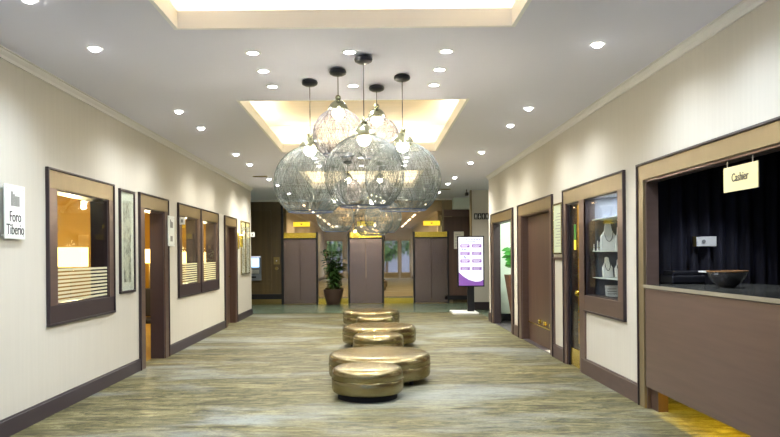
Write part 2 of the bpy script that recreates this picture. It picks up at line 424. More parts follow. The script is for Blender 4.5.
MB().box(2.2, 3.2, YB-.07, YB-.031, .1, .22).build('kick_board', 'black', d)
# partition beside the totem
wp = MB().box(2.66, 6.2, 18.4, 18.52, 0, CZ); wp.build('wall_partition', 'wall', kind='structure')
MB().box(2.62, 2.66, 18.38, 18.54, 0, CZ).build('trim_11', 'lintel', kind='structure')
MB().box(2.66, 6.2, 18.375, 18.4, 0, .2).build('baseboard_partition', 'edge', kind='structure')
MB().box(6.2, 6.3, 9, YB+.2, 0, CZ).build('wall_far_right', 'wall', kind='structure')

# ------------------------------------------------------------------ lifts
def make_lift(x):
    t = thing('elevator', (x, YB, 0))
    w2 = .485; zt = 1.945
    fr = MB(); fr.box(x-w2-.05, x-w2, YB-.11, YB-.001, 0, 2.15); fr.box(x+w2, x+w2+.05, YB-.11, YB-.001, 0, 2.15); fr.box(x-w2, x+w2, YB-.11, YB-.001, zt, zt+.035)
    fr.build('frame', 'black', t, bevel=.004)
    for s in (-1, 1):
        MB().box(min(x+s*.004, x+s*w2), max(x+s*.004, x+s*w2), YB-.07, YB-.045, .012, zt).build('door_panel', 'lift', t, bevel=.003)
    MB().box(x-w2, x+w2, YB-.10, YB-.05, zt+.035, 2.14).build('header', 'brass', t, bevel=.004, label='polished brass header panel')
    MB().box(x-w2, x+w2, YB-.13, YB-.001, 0, .012).build('sill', 'brass_dull', t)
    return t
LX = (-2.13, -.155, 1.80)
lift0 = make_lift(LX[0])
LL = ['bronze steel lift doors under a brass header, leftmost, beside the dark wood wall',
      'middle lift with bronze steel doors, directly behind the row of ottomans',
      'rightmost lift with bronze steel doors, nearest the digital totem']
tag(lift0, LL[0], 'elevator', 'lifts in the back wall')
for i in (1, 2): tag(copy_tree(lift0, (LX[i], YB, 0)), LL[i], 'elevator', 'lifts in the back wall')
IL = ['small yellow lit panel on the mirror above the leftmost lift', 'small yellow lit panel above the middle lift', 'small yellow lit panel on the mirror above the rightmost lift']
for i, x in enumerate((LX[0]+.05, LX[1], LX[2]+.03)):
    t = thing('lift_indicator', (x, YB, 2.33), IL[i], 'sign', 'lit panels above the lifts')
    pl = MB().box(x-.25, x+.25, YB-.045, YB-.001, 2.33, 2.47).build('panel', 'indicator', t, bevel=.006)
    MB().poly([(x-.035, YB-.05, 2.415), (x+.035, YB-.05, 2.415), (x, YB-.05, 2.375)], (0, .006, 0)).build('arrow', 'ink', pl)

# ------------------------------------------------------------------ left wall: windows, doors
def casing(d, y0, y1, o0, o1, z0, zo0, xw, sgn, m_side='bronze', bottom=True, top=TOPF, topo=TOPO, x_in=None, th=.02):
    a, b = (xw, xw+sgn*th) if sgn > 0 else (xw+sgn*th, xw)
    MB().box(a, b, y0, y1, topo, top-.02).build('head_casing', 'lintel', d, bevel=.003)
    s = MB(); zb = zo0 if bottom else 0
    s.box(a, b, y0, o0, zb, topo); s.box(a, b, o1, y1, zb, topo)
    s.build('side_casing', m_side, d)
    if bottom: MB().box(a, b, y0, y1, z0, zo0).build('sill_casing', 'bronze_dark', d, bevel=.003)
    e = MB(); a2, b2 = (xw, xw+sgn*(th+.014)) if sgn > 0 else (xw+sgn*(th+.014), xw)
    e.box(a2, b2, y0-.022, y1+.022, top-.02, top); e.box(a2, b2, y0-.022, y0, z0 if bottom else 0, top-.02); e.box(a2, b2, y1, y1+.022, z0 if bottom else 0, top-.02)
    if bottom: e.box(a2, b2, y0-.022, y1+.022, z0-.022, z0)
    e.build('outer_moulding', 'edge', d, bevel=.003)
def lining(d, o0, o1, zo0, topo, xa, xb, m='bronze_dark', bottom=True, t=.014):
    l = MB(); l.box(xa, xb, o0, o0+t, zo0, topo); l.box(xa, xb, o1-t, o1, zo0, topo); l.box(xa, xb, o0+t, o1-t, topo-t, topo)
    if bottom: l.box(xa, xb, o0+t, o1-t, zo0, zo0+t)
    l.build('lining', m, d)
for i, (w_, o_) in enumerate(((W1, W1o), (W2, W2o), (W3, W3o))):
    d = thing('window_%d' % (i+1), (XL, (w_[0]+w_[1])/2, .818), kind='structure')
    casing(d, w_[0], w_[1], o_[0], o_[1], .84, 1.006, XL, 1)
    lining(d, o_[0], o_[1], 1.006, TOPO, XL-TL-.02, XL+.001)
    xg = XL-.012
    MB().box(xg-.003, xg+.003, o_[0]+.014, o_[1]-.014, 1.02, TOPO-.014).build('glass', 'glass', d)
    st = MB(); n = 9
    for k in range(n):
        z = 1.028 + k*.037; st.box(xg+.004, xg+.006, o_[0]+.016, o_[1]-.016, z, z+.022)
    st.build('frosted_stripes', 'frost', d)
d = thing('door_2', (XL, (D1[0]+D1[1])/2, 0), kind='structure')
casing(d, D1[0], D1[1], D1o[0], D1o[1], 0, 0, XL, 1, bottom=False)
lining(d, D1o[0], D1o[1], 0, TOPO, XL-TL-.02, XL+.001, bottom=False, t=.02)
d = thing('door_3', (XL, (D2[0]+D2[1])/2, 0), kind='structure')
casing(d, D2[0], D2[1], D2o[0], D2o[1], 0, 0, XL, 1, m_side='wood', bottom=False)
lining(d, D2o[0], D2o[1], 0, TOPO, XL-TL-.02, XL+.001, m='wood', bottom=False, t=.02)
MB().box(XL-.155, XL-.115, D2o[0]+.02, D2o[1]-.02, .005, TOPO-.02).build('door_leaf', 'wood', d)
MB().tube([(XL-.115, D2o[1]-.12, 1.02), (XL-.07, D2o[1]-.12, 1.02), (XL-.07, D2o[1]-.22, 1.02)], .009, 8).build('door_handle', 'brass', d, smooth=True)
# meeting room behind the left wall
rm = MB(); rm.box(-5.7, -5.6, 4.2, 17.23, 0, 2.85); rm.box(-5.6, XL-TL, 4.2, 4.3, 0, 2.85)
rm.box(-5.6, XL-TL-.005, 17.15, 17.225, 0, 2.85)
rm.build('wall_meeting_room', 'ochre', kind='structure')
MB().box(-5.7, XL-TL-.002, 4.2, 17.22, 2.85, 2.95).build('ceiling_meeting_room', 'ochre', kind='structure')

def make_lamp(x, y, z, w_=.19, h=.25):
    t = thing('table_lamp', (x, y, .75))
    MB().box(x-.07, x+.07, y-.07, y+.07, .75, .775).build('base', 'brass_dull', t, bevel=.004)
    MB().cyl((x, y, .775), .011, z-h/2-.775+.05, 12).build('stem', 'brass_dull', t, smooth=True)
    s = MB(); zb, zt = z-h/2, z+h/2; th = .004
    s.box(x-w_, x+w_, y-w_*.6, y-w_*.6+th, zb, zt); s.box(x-w_, x+w_, y+w_*.6-th, y+w_*.6, zb, zt)
    s.box(x-w_, x-w_+th, y-w_*.6+th, y+w_*.6-th, zb, zt); s.box(x+w_-th, x+w_, y-w_*.6+th, y+w_*.6-th, zb, zt)
    s.build('lamp_shade', 'shade', t)
    light('POINT', 'lamp_light', (x, y, zt+.05), 30, (1, .84, .48), t, shadow_soft_size=.06)
    light('POINT', 'lamp_light', (x, y, zb-.08), 18, (1, .84, .48), t, shadow_soft_size=.05)
    return t
def make_table(x, y, label, hx=.32, hy=.22):
    t = thing('side_table', (x, y, 0), label, 'table', 'side tables in the meeting room')
    MB().box(x-hx, x+hx, y-hy, y+hy, .72, .75).build('tabletop', 'wood', t, bevel=.004)
    for a in (-1, 1):
        for b_ in (-1, 1): MB().box(x+a*(hx-.03)-.016, x+a*(hx-.03)+.016, y+b_*(hy-.03)-.016, y+b_*(hy-.03)+.016, 0, .72).build('leg', 'black', t)
    return t
lamps = [(-4.0, 9.32, 1.46, 'rectangular lit lampshade seen through the large nearest wall window'),
         (-4.0, 12.62, 1.47, 'warm lit lampshade seen through the open left doorway'),
         (-3.72, 13.95, 1.43, 'lit lampshade seen through the left one of the twin windows'),
         (-3.72, 15.80, 1.43, 'lit lampshade seen through the right one of the twin windows')]
tl = ['side table under the lamp at the large nearest window', 'side table under the lamp in the open left doorway', 'side table under the lamp at the left twin window', 'side table under the lamp at the right twin window']
for i, (x, y, z, lb) in enumerate(lamps):
    tag(make_lamp(x, y, z, .19 if i == 0 else .19, .26 if i == 0 else .25), lb, 'lamp', 'table lamps in the meeting room')
    make_table(x, y, tl[i])
# dark chair just inside the doorway
x, y = -3.50, 11.05
t = thing('meeting_chair', (x, y, 0), 'black meeting chair just inside the open left doorway', 'chair')
MB().box(x-.23, x+.23, y-.22, y+.22, .42, .49).build('seat', 'chair', t, bevel=.02)
MB().box(x-.23, x+.23, y+.2, y+.25, .5, .95).build('backrest', 'chair', t, bevel=.02)
for a in (-1, 1):
    for b_ in (-1, 1): MB().cyl((x+a*.2, y+b_*.2, 0), .014, .42, 10).build('leg', 'black', t)

# ------------------------------------------------------------------ things on the left wall
def make_plaque(y0, y1, lines, label, facing=1):
    x0 = XL+.03; t = thing('wall_plaque', (XL, (y0+y1)/2, 1.61), label, 'sign', 'room name plaques on the left wall')
    pt = MB().box(x0, x0+.012, y0, y1, 1.61, 2.055).build('plate', 'acrylic', t, bevel=.003)
    for yy in (y0+.03, y1-.03):
        for zz in (1.64, 2.025): MB().cyl((XL, yy, zz), .008, .045, 12, 'X').build('standoff', 'steel', t, smooth=True)
    yc = (y0+y1)/2
    g = MB(); g.box(x0+.0125, x0+.015, yc-.07, yc-.035, 1.88, 2.0); g.box(x0+.0125, x0+.015, yc-.0, yc+.07, 1.88, 1.965); g.box(x0+.0125, x0+.015, yc-.028, yc-.008, 1.88, 1.98)
    g.build('emblem', 'ink_gray', pt)
    if not lines: MB().box(x0+.0125, x0+.015, yc-.06, yc+.05, 1.68, 1.76).build('dark_mark', 'ink_gray', pt)
    for tx, sz, z in lines: text(tx, sz, 'ink', pt, (x0+.0135, yc, z), (R(90), 0, R(90)), .78)
    return t
y0, y1 = YL(4.6, 210, XL+.04), YL(24.8, 210, XL+.04)
make_plaque(y0, y1, (('Foro', .125, 1.79), ('Tiberio', .125, 1.685)), 'white glossy plaque lettered Foro Tiberio beside the large window')
y0, y1 = YL(167.9, 230, XL+.04), YL(174.4, 230, XL+.04)
make_plaque(y0+.02, y1, (), 'narrow pale plaque between the open doorway and the twin windows')
def make_picture(y0, y1, z0, z1, label, xw=XL, sgn=1, fm='edge', group='tall framed ink pictures on the left wall'):
    t = thing('framed_picture', (xw, (y0+y1)/2, z0), label, 'picture', group)
    a, b = sorted((xw, xw+sgn*.03))
    MB().ring_yz(a, b, y0, y1, z0, z1, .03, .03).build('frame', fm, t, bevel=.004)
    a, b = sorted((xw, xw+sgn*.012)); MB().box(a, b, y0+.03, y1-.03, z0+.03, z1-.03).build('mount', 'paper', t)
    a, b = sorted((xw+sgn*.0125, xw+sgn*.014)); mg = (y1-y0)*.26
    MB().box(a, b, y0+mg, y1-mg, z0+.13, z1-.13).build('print', 'art', t)
    a, b = sorted((xw+sgn*.02, xw+sgn*.022)); MB().box(a, b, y0+.03, y1-.03, z0+.03, z1-.03).build('glazing', 'glass', t)
    return t
make_picture(YL(118.6), YL(133.6), 1.02, 2.27, 'tall framed ink picture between the large window and the open doorway')
ya, yb = YL(240.4), YL(249.0); ym = (ya+yb)/2
make_picture(ya, ym-.02, 1.03, 2.27, 'nearer of the two framed pictures near the end of the left wall', fm='silver')
make_picture(ym+.02, yb, 1.03, 2.27, 'farther of the two framed pictures near the end of the left wall', fm='silver')
def make_flag_sign(y, z, label):
    t = thing('flag_sign', (XL+.035, y, z), label, 'sign', 'small white projecting signs')
    MB().box(XL, XL+.014, y-.03, y+.03, z, z+.12).build('bracket', 'steel', t)
    MB().box(XL+.014, XL+.115, y-.006, y+.006, z, z+.11).build('plate', 'white', t, bevel=.002)
    MB().box(XL+.05, XL+.085, y-.0085, y-.0062, z+.03, z+.08).build('symbol', 'ink_gray', t)
yy = YL(178.5, 216)
t = make_flag_sign(yy-.05, 1.95, 'small white sign projecting at the top corner of the left twin window')
make_flag_sign(17.25, 1.93, 'small white sign projecting at the far end of the left wall')
# brass sconce
y = YL(238.3); t = thing('wall_sconce', (XL, y, 1.6), 'slim brass wall light between the far brown door and the framed pictures', 'lamp')
MB().box(XL, XL+.02, y-.05, y+.05, 1.62, 1.98).build('backplate', 'brass', t, bevel=.004)
MB().cyl((XL+.07, y, 1.66), .035, .26, 20).build('tube_shade', 'brass', t, smooth=True)
MB().cyl((XL+.07, y, 1.925), .028, .01, 16).build('lamp_glow', 'bulb', t)
light('POINT', 'sconce_light', (XL+.07, y, 1.97), 1.5, (1, .8, .4), t, shadow_soft_size=.02)

# ATM and brass plate on the back-left wall
t = thing('cash_machine', (-3.66, YB, .7), 'cash machine with glowing blue screen set in the dark wood wall', 'cash machine')
MB().box(-4.0, -3.3, YB-.05, YB-.0, .72, 1.46).build('housing', 'atm_body', t, bevel=.01)
MB().box(-3.94, -3.36, YB-.056, YB-.049, 1.12, 1.40).build('screen', 'atm_screen', t)
MB().box(-3.94, -3.36, YB-.075, YB-.049, .93, 1.04).build('keypad_shelf', 'steel', t, bevel=.005)
MB().box(-3.85, -3.45, YB-.06, YB-.049, .80, .85).build('cash_slot', 'black', t)
MB().box(-3.98, -3.32, YB-.08, YB-.049, 1.415, 1.45).build('top_light', 'screen', t)
t = thing('brass_wall_plate', (-2.84, YB, .99), 'brass call plate on the dark wood wall left of the lifts', 'wall plate')
MB().box(-2.93, -2.75, YB-.012, YB+.019, 1.2, 1.42).build('plate', 'brass_dull', t, bevel=.004)
MB().cyl((-2.84, YB-.03, 1.08), .05, .045, 20, 'Y').build('key_switch', 'brass_dull', t, smooth=True)
MB().cyl((-2.84, YB-.03, 1.31), .02, .02, 16, 'Y').build('button', 'white', t, smooth=True)

# ------------------------------------------------------------------ ottomans
def make_ottoman(x, y, Rr, h, big):
    t = thing('ottoman', (x, y, 0))
    s = Rr
    top = [(0, h), (s*.6, h-.001), (s-.07, h-.004), (s-.038, h-.011), (s-.016, h-.026), (s-.004, h-.046), (s, h-.068)]
    mid = [(s, h*.60+.012), (s-.005, h*.60+.005)]
    ct = MB().lathe([(r_, z) for r_, z in top+mid][::-1], (x, y, 0), 72).build('cushion_top', 'leather', t, smooth=True)
    MB().lathe([(0, .052), (s-.07, .052), (s-.03, .058), (s-.008, .075), (s, .10), (s+.001, h*.60-.012), (s-.005, h*.60+.005)], (x, y, 0), 72).build('side_band', 'leather', t, smooth=True)
    p = MB(); n = 72; ring = [(x+(s+.0005)*math.cos(2*PI*i/n), y+(s+.0005)*math.sin(2*PI*i/n), h*.60+.002) for i in range(n+1)]
    p.tube(ring, .0045, 6, cap=False).build('piping', 'leather', ct, smooth=True)
    if big:
        for k in range(6):
            a = 2*PI*k/6+.35; MB().cyl((x+(s-.13)*math.cos(a), y+(s-.13)*math.sin(a), 0), .022, .056, 14, r2=.03).build('foot', 'black', t, smooth=True)
        MB().cyl((x, y, .02), s*.62, .034, 40).build('base', 'black_matt', t)
    else:
        MB().cyl((x, y, 0), s-.06, .053, 48).build('base', 'black_matt', t)
    return t
OT = [(-.047, 7.17, .365, .322, 0, 'small round bronze leather ottoman nearest the viewer'),
      (.088, 8.13, .588, .33, 1, 'large round bronze leather ottoman directly behind the nearest small one'),
      (.095, 10.2, .367, .31, 0, 'second small round ottoman from the front, in the middle of the row'),
      (.12, 11.26, .59, .33, 1, 'second large round ottoman from the front, in the middle of the row'),
      (.07, 13.2, .363, .31, 0, 'farthest small round ottoman, close in front of the farthest large one'),
      (-.005, 14.4, .58, .33, 1, 'farthest large round ottoman, nearest the lifts')]
for x, y, r_, h, b_, lb in OT: tag(make_ottoman(x, y, r_, h, b_), lb, 'ottoman', 'round bronze ottomans in a row')

# ------------------------------------------------------------------ downlights
def make_downlight(x, y, dome=0):
    t = thing('downlight', (x, y, CZ))
    MB().lathe([(.045, -.004), (.062, -.006), (.066, 0), (.045, -.0005), (.045, -.004)], (x, y, CZ), 28).build('trim_ring', 'white', t, smooth=True)
    if dome: MB().lathe([(.040, 0), (.038, -.012), (.030, -.022), (.014, -.028), (0, -.03)], (x, y, CZ-.001), 24).build('lens', 'lens', t, smooth=True)
    else: MB().cyl((x, y, CZ-.003), .045, .002, 24).build('lens', 'lens', t)
    l = light('SPOT', 'downlight_beam', (x, y, CZ-.055), SPOT_W, (.93, .96, 1), t, spot_size=R(155), spot_blend=1.0, shadow_soft_size=.04)
    return t
rowY = [0.95, 2.15, 4.55, 5.64, 8.10, 9.17, 11.55, 12.85, 15.3, 16.6, 18.9]
names = ['first', 'second', 'third', 'fourth', 'fifth', 'sixth', 'seventh', 'eighth', 'ninth', 'tenth', 'eleventh']
dl0 = {}
def put_light(x, y, label, group):
    dm = 1 if 'along' in group else 0
    if dm not in dl0: o = dl0[dm] = make_downlight(x, y, dm)
    else: o = copy_tree(dl0[dm], (x, y, CZ))
    k = min(1, max(0, (y-4)/8))          # beams tinted blue at the street end to mimic daylight, warmer deeper in
    for ch in o.children:
        if ch.type == 'LIGHT':
            ch.data = ch.data.copy(); ch.data.color = (.72+.25*k, .85+.10*k, 1-.14*k); ch.data.energy = SPOT_W*(1 if y < 14 else 2.0)
    return tag(o, label, 'downlight', group)
for i, y in enumerate(rowY):
    put_light(-2.21, y, 'round ceiling downlight, %s from the street end in the row along the left wall' % names[i], 'downlights along the left wall')
    put_light(1.84, y, 'round ceiling downlight, %s from the street end in the row along the right wall' % names[i], 'downlights along the right wall')
for g, (ys, gn) in enumerate((((5.81, 6.38, 6.96), 'nearer pendants'), ((12.1, 12.65, 13.2), 'farther pendants'))):
    for i, y in enumerate(ys):
        for j, x in enumerate((-.965, -.163, .64)):
            if i == 1 and j == 1: continue
            put_light(x, y, 'round ceiling downlight, %s of the %s row in the cluster round the %s' % (('left', 'middle', 'right')[j], ('front', 'middle', 'back')[i], gn), 'downlights round the %s' % gn)

# ------------------------------------------------------------------ pendants
def shade_profile(r, zc, ztop, zbot): return None
def make_shade_mesh(r, ht, hb, n, rs, seed):
    """strands wound between the collar (height +ht) and the open rim (height -hb) of a ball of radius r"""
    rnd = random.Random(seed); m = MB()
    tt, tb = math.acos(ht/r), math.acos(-hb/r)
    for i in range(n):
        p0 = rnd.uniform(0, 2*PI); k = rnd.choice((-1, 1))*rnd.uniform(.15, 1.35); K = 22; pts = []
        for j in range(K+1):
            th = tt + (tb-tt)*j/K; ph = p0 + k*(j/K)
            pts.append((r*math.sin(th)*math.cos(ph), r*math.sin(th)*math.sin(ph), r*math.cos(th)))
        m.tube(pts, rs, 3, cap=False)
    for i in range(int(n*.16)):            # hoops
        th = rnd.uniform(tt, tb); K = 48; til = rnd.uniform(-.05, .05); p0 = rnd.uniform(0, 6)
        m.tube([(r*math.sin(th+til*math.sin(2*PI*j/K+p0))*math.cos(2*PI*j/K), r*math.sin(th+til*math.sin(2*PI*j/K+p0))*math.sin(2*PI*j/K), r*math.cos(th+til*math.sin(2*PI*j/K+p0))) for j in range(K+1)], rs, 3, cap=False)
    return m
def make_pendant(x, y, zc, r, n, rs, seed, sm):
    ht, hb = r*.965, r*.80
    t = thing('pendant_lamp', (x, y, zc))
    o = make_shade_mesh(r, ht, hb, n, rs, seed)
    for v in o.b.verts: v.co += Vector((x, y, zc))
    shd = o.build('mesh_shade', sm, t)
    rb = math.sqrt(r*r-hb*hb)
    MB().lathe([(rb-.004, -.006), (rb+.005, -.006), (rb+.005, .006), (rb-.004, .006), (rb-.004, -.006)], (x, y, zc-hb), 48).build('rim', 'rim', shd, smooth=True)
    k = 1.0 if r > .3 else .88
    pr = [(0, .145), (.018, .145), (.028, .13), (.03, .115), (.024, .10), (.034, .092), (.06, .075), (.086, .045), (.104, .008), (.107, -.012), (.10, -.012), (.085, .02), (0, .03)]
    cp = MB().lathe([(a*k, b_*k) for a, b_ in pr], (x, y, zc+ht), 32).build('cap', 'cap', t, smooth=True)
    MB().lathe([(0, .03), (.035, .02), (.055, -.01), (.058, -.035), (.038, -.07), (0, -.085)], (x, y, zc+ht-.005), 20).build('bulb', 'bulb', cp, smooth=True)
    MB().cyl((x, y, zc+ht+.14*k), .0035, CZ-.03-(zc+ht+.14*k), 8).build('cord', 'canopy', t)
    MB().lathe([(0, 0), (.045, 0), (.072, -.012), (.078, -.03), (.072, -.048), (.045, -.062), (0, -.066)], (x, y, CZ), 32).build('canopy', 'canopy', t, smooth=True)
    light('POINT', 'bulb_light', (x, y, zc+ht-.12), BULB_W, (1, .9, .68), t, shadow_soft_size=.045)
    return t
def zat(py, dpt): return H + (255.3-py)*dpt/F
PN = [(-.573*1.0, 6.71, zat(182, 6.71), .352, 1, 'large mesh pendant hanging leftmost in the nearer cluster'),
      (-.285, 6.33, zat(134, 6.33), .232, 0, 'small dense mesh pendant, left one of the nearer two'),
      (-.05, 5.93, zat(174.5, 5.93), .340, 1, 'large mesh pendant hanging foremost, centre of the nearer cluster'),
      (.07, 6.95, zat(139, 6.95), .225, 0, 'small dense mesh pendant, right one of the nearer two'),
      (.305, 6.55, zat(180, 6.55), .355, 1, 'large mesh pendant hanging rightmost in the nearer cluster'),
      (-.655, 13.0, zat(216, 13.0), .352, 1, 'large mesh pendant hanging leftmost in the farther cluster'),
      (-.40, 12.45, zat(191, 12.45), .24, 0, 'small dense mesh pendant, left one of the farther two'),
      (.04, 12.05, zat(219, 12.05), .345, 1, 'large mesh pendant hanging foremost in the farther cluster'),
      (.17, 12.62, zat(190, 12.62), .22, 0, 'small dense mesh pendant, right one of the farther two'),
      (.235, 13.25, zat(217.5, 13.25), .352, 1, 'large mesh pendant hanging rightmost in the farther cluster')]
for i, (x, y, z, r_, big, lb) in enumerate(PN):
    tag(make_pendant(x, y, z, r_, 430 if big else 360, .0007 if big else .0009, i, 'strand' if big else 'strand_small'), lb, 'pendant lamp', 'mesh globe pendants')

# ceiling vents and the little black camera
def vent(x, y, label, w_=.28, d_=.12):
    t = thing('ceiling_vent', (x, y, CZ), label, 'vent', 'slim ceiling vents')
    MB().box(x-w_/2, x+w_/2, y-d_/2, y+d_/2, CZ-.006, CZ-.0005).build('backing', 'black', t)
    f = MB()
    for s in (-1, 1): f.box(x-w_/2-.01, x+w_/2+.01, y+s*d_/2-.01, y+s*d_/2+.01, CZ-.012, CZ-.0005); f.box(x+s*w_/2-.01, x+s*w_/2+.01, y-d_/2, y+d_/2, CZ-.012, CZ-.0005)
    f.build('frame', 'brass_dull', t)
    s_ = MB()
    for k in range(3): s_.box(x-w_/2, x+w_/2, y-.04+k*.035, y-.032+k*.035, CZ-.010, CZ-.006)
    s_.build('slats', 'brass_dull', t)
vent(-2.32, 14.75, 'slim dark vent in the ceiling near the far end of the left wall')
vent(1.9, 18.0, 'slim brown vent in the ceiling above the rightmost lift')
t = thing('security_camera', (2.5, 18.2, CZ-.16), 'small black camera hanging from the ceiling near the beige partition', 'camera')
MB().cyl((2.5, 18.2, CZ-.08), .014, .08, 12).build('mount', 'black', t)
MB().box(2.46, 2.54, 18.1, 18.27, CZ-.16, CZ-.08).build('body', 'black', t, bevel=.01)
MB().cyl((2.5, 18.09, CZ-.12), .025, .012, 16, 'Y').build('lens_barrel', 'ink', t)

# ------------------------------------------------------------------ potted plants
def leaf_mesh(m, base, d, L, W, rnd, side=None):
    d = Vector(d).normalized(); up = Vector((0, 0, 1)); s = d.cross(up) if side is None else Vector(side)
    if s.length < .1: s = Vector((1, 0, 0))
    s.normalize(); nrm = s.cross(d)
    prof = [(0, .08), (.25, .8), (.5, 1), (.75, .7), (1, 0)]
    prev = None; b = m.b
    for tt_, ww in prof:
        c_ = Vector(base) + d*L*tt_ - Vector((0, 0, 1))*L*.35*tt_*tt_
        cur = (b.verts.new(c_-s*W*ww*.5+nrm*.12*W), b.verts.new(c_), b.verts.new(c_+s*W*ww*.5+nrm*.12*W)) if ww > 0 else (b.verts.new(c_),)
        if prev:
            if len(cur) == 3:
                b.faces.new((prev[0], prev[1], cur[1], cur[0])); b.faces.new((prev[1], prev[2], cur[2], cur[1]))
            else:
                b.faces.new((prev[0], prev[1], cur[0])); b.faces.new((prev[1], prev[2], cur[0]))
        prev = cur
px, py = -1.13, 20.68
t = thing('potted_plant', (px, py, 0), 'leafy green plant in a dark brown round pot between two lifts', 'plant')
MB().lathe([(0, 0), (.165, 0), (.19, .02), (.235, .18), (.272, .36), (.285, .43), (.285, .455), (.262, .455), (.255, .40), (0, .40)], (px, py, 0), 40).build('pot', 'pot', t, smooth=True)
MB().cyl((px, py, .395), .25, .02, 32).build('soil', 'soil', t)
rnd = random.Random(5); st = MB(); lf = MB()
for i in range(13):
    a = rnd.uniform(0, 2*PI); r0 = rnd.uniform(0, .1); lean = rnd.uniform(.05, .34); hh = rnd.uniform(.45, 1.22)
    pts = [(px+math.cos(a)*(r0+lean*q*q), py+math.sin(a)*(r0+lean*q*q)*.8, .41+hh*q) for q in (0, .25, .5, .75, 1)]
    st.tube(pts, .008, 6)
    for k in range(30):
        q = rnd.uniform(.12, 1.0); j = min(3, int(q*4)); f_ = q*4-j
        p = Vector(pts[j]).lerp(Vector(pts[j+1]), f_); az = rnd.uniform(0, 2*PI)
        leaf_mesh(lf, p, (math.cos(az), math.sin(az)*.8, rnd.uniform(-.1, .7)), rnd.uniform(.15, .27), rnd.uniform(.06, .10), rnd)
for v in lf.b.verts: v.co.y = min(v.co.y, YB-.03)
st.build('stems', 'stem', t); lf.build('foliage', 'leaf', t, smooth=True)

# ------------------------------------------------------------------ digital totem and wall notices
kx, ky = 2.455, 17.25
t = thing('digital_totem', (kx, ky, 0), 'digital information totem with white and purple screen on a black post', 'totem')
MB().box(1.98, 2.60, 16.95, 17.75, 0, .045).build('base_plate', 'cream', t, bevel=.006, label='flat cream base plate')
MB().box(2.37, 2.54, ky+.02, ky+.08, .045, .9).build('post', 'black', t, bevel=.006)
zb, zt = .655, 1.905
MB().box(kx-.33, kx+.33, ky-.04, ky+.02, zb, zt).build('screen_housing', 'black', t, bevel=.008)
scr = MB().box(kx-.30, kx+.30, ky-.046, ky-.041, zb+.03, zt-.03).build('screen', 'screen', t)
yy = ky-.047
wv = [(kx-.30, yy, zb+.03), (kx+.30, yy, zb+.03), (kx+.30, yy, zb+.17), (kx+.22, yy, zb+.13), (kx+.1, yy, zb+.125), (kx-.05, yy, zb+.17), (kx-.18, yy, zb+.25), (kx-.30, yy, zb+.36)]
MB().poly(wv, (0, -.0015, 0)).build('purple_wave', 'purple', scr)
ln = MB()
for r_ in range(4):
    for c_ in range(2):
        xc = kx-.145+.29*c_; zc = 1.66-.185*r_
        MB().box(xc-.115, xc+.115, yy-.0015, yy, zc-.04, zc+.04).build('menu_button', 'purple', scr)
        for q in range(2): ln.box(xc-.09, xc+.09-.03*q, yy-.003, yy-.0016, zc+.008-.03*q, zc+.018-.03*q)
ln.build('button_lines', 'screen', scr)
for (a, b_, z) in ((-.24, .24, 1.81), (-.1, .12, 1.765)):
    sm_ = MB()
    for k in range(12):
        xa = kx+a+(b_-a)*k/12; sm_.box(xa, xa+(b_-a)/12*.7, yy-.0015, yy, z-.012, z+.014)
    sm_.build('header_line', 'screen_ink', scr)
sm_ = MB()
sm_.box(kx-.22, kx-.19, yy-.0015, yy, 1.56, 1.60); sm_.box(kx-.17, kx-.12, yy-.0015, yy, 1.56, 1.59)
sm_.build('small_icon', 'screen_ink', scr); sm_ = MB(); sm_.box(kx-.17, kx-.14, yy-.0015, yy, 1.37, 1.42); sm_.box(kx-.15, kx-.11, yy-.0015, yy, 1.35, 1.38)
sm_.build('small_icon', 'screen_ink', scr)

t = thing('paper_notice', (2.63, YB-.06, 1.6), 'white notice sheet on the brown door beside the rightmost lift', 'notice')
MB().box(2.49, 2.79, YB-.066, YB-.061, 1.62, 2.14).build('sheet', 'paper', t)
s = MB()
for k in range(9): s.box(2.52, 2.76-.03*(k % 3), YB-.0675, YB-.0662, 1.68+.045*k, 1.69+.045*k)
s.build('printed_lines', 'ink_gray', t)
t = thing('restroom_sign', (2.88, 18.4, 2.37), 'black strip sign with pictograms on the beige partition above the totem', 'sign')
sx0 = 2.72
for k in range(4):
    MB().box(sx0+k*.098, sx0+k*.098+.088, 18.385, 18.399, 2.37, 2.53).build('tile', 'black', t, bevel=.002)
    g = MB(); xc = sx0+k*.098+.044
    g.cyl((xc, 18.382, 2.495), .012, .003, 12, 'Y')
    if k == 1: g.poly([(xc-.008, 18.382, 2.48), (xc+.008, 18.382, 2.48), (xc+.026, 18.382, 2.42), (xc-.026, 18.382, 2.42)], (0, .003, 0))
    else: g.box(xc-.016, xc+.016, 18.382, 18.385, 2.43, 2.48)
    g.box(xc-.012, xc-.003, 18.382, 18.385, 2.39, 2.43); g.box(xc+.003, xc+.012, 18.382, 18.385, 2.39, 2.43)
    g.build('pictogram', 'white', t)

# ------------------------------------------------------------------ right wall: niche A
d = thing('door_4', (XR, (DA[0]+DA[1])/2, 0), kind='structure')
casing(d, DA[0], DA[1], DAo[0], DAo[1], 0, 0, XR, -1, m_side='bronze', bottom=False)
lining(d, DAo[0], DAo[1], 0, TOPO, XR-.001, XR+TR+.03, m='bronze_dark', bottom=False, t=.02)
nw = MB(); nw.box(2.7, 4.6, YRE-.05, YRE, 0, 2.9); nw.box(4.5, 4.6, 12.3, YRE-.05, 0, 2.9); nw.box(XR+TR, 4.5, 12.2, 12.3, 0, 2.9)
nw.build('wall_niche', 'niche', kind='structure')
MB().box(XR+TR, 4.6, 12.2, YRE, 2.9, 2.95).build('ceiling_niche', 'niche', kind='structure')
MB().box(XR+.01, 4.5, 12.3, YRE-.05, 0, .004).build('floor_niche', 'tile_dark', kind='structure')
MB().box(2.7, 4.5, YRE-.075, YRE-.05, 0.004, .16).build('baseboard_niche', 'black', kind='structure')
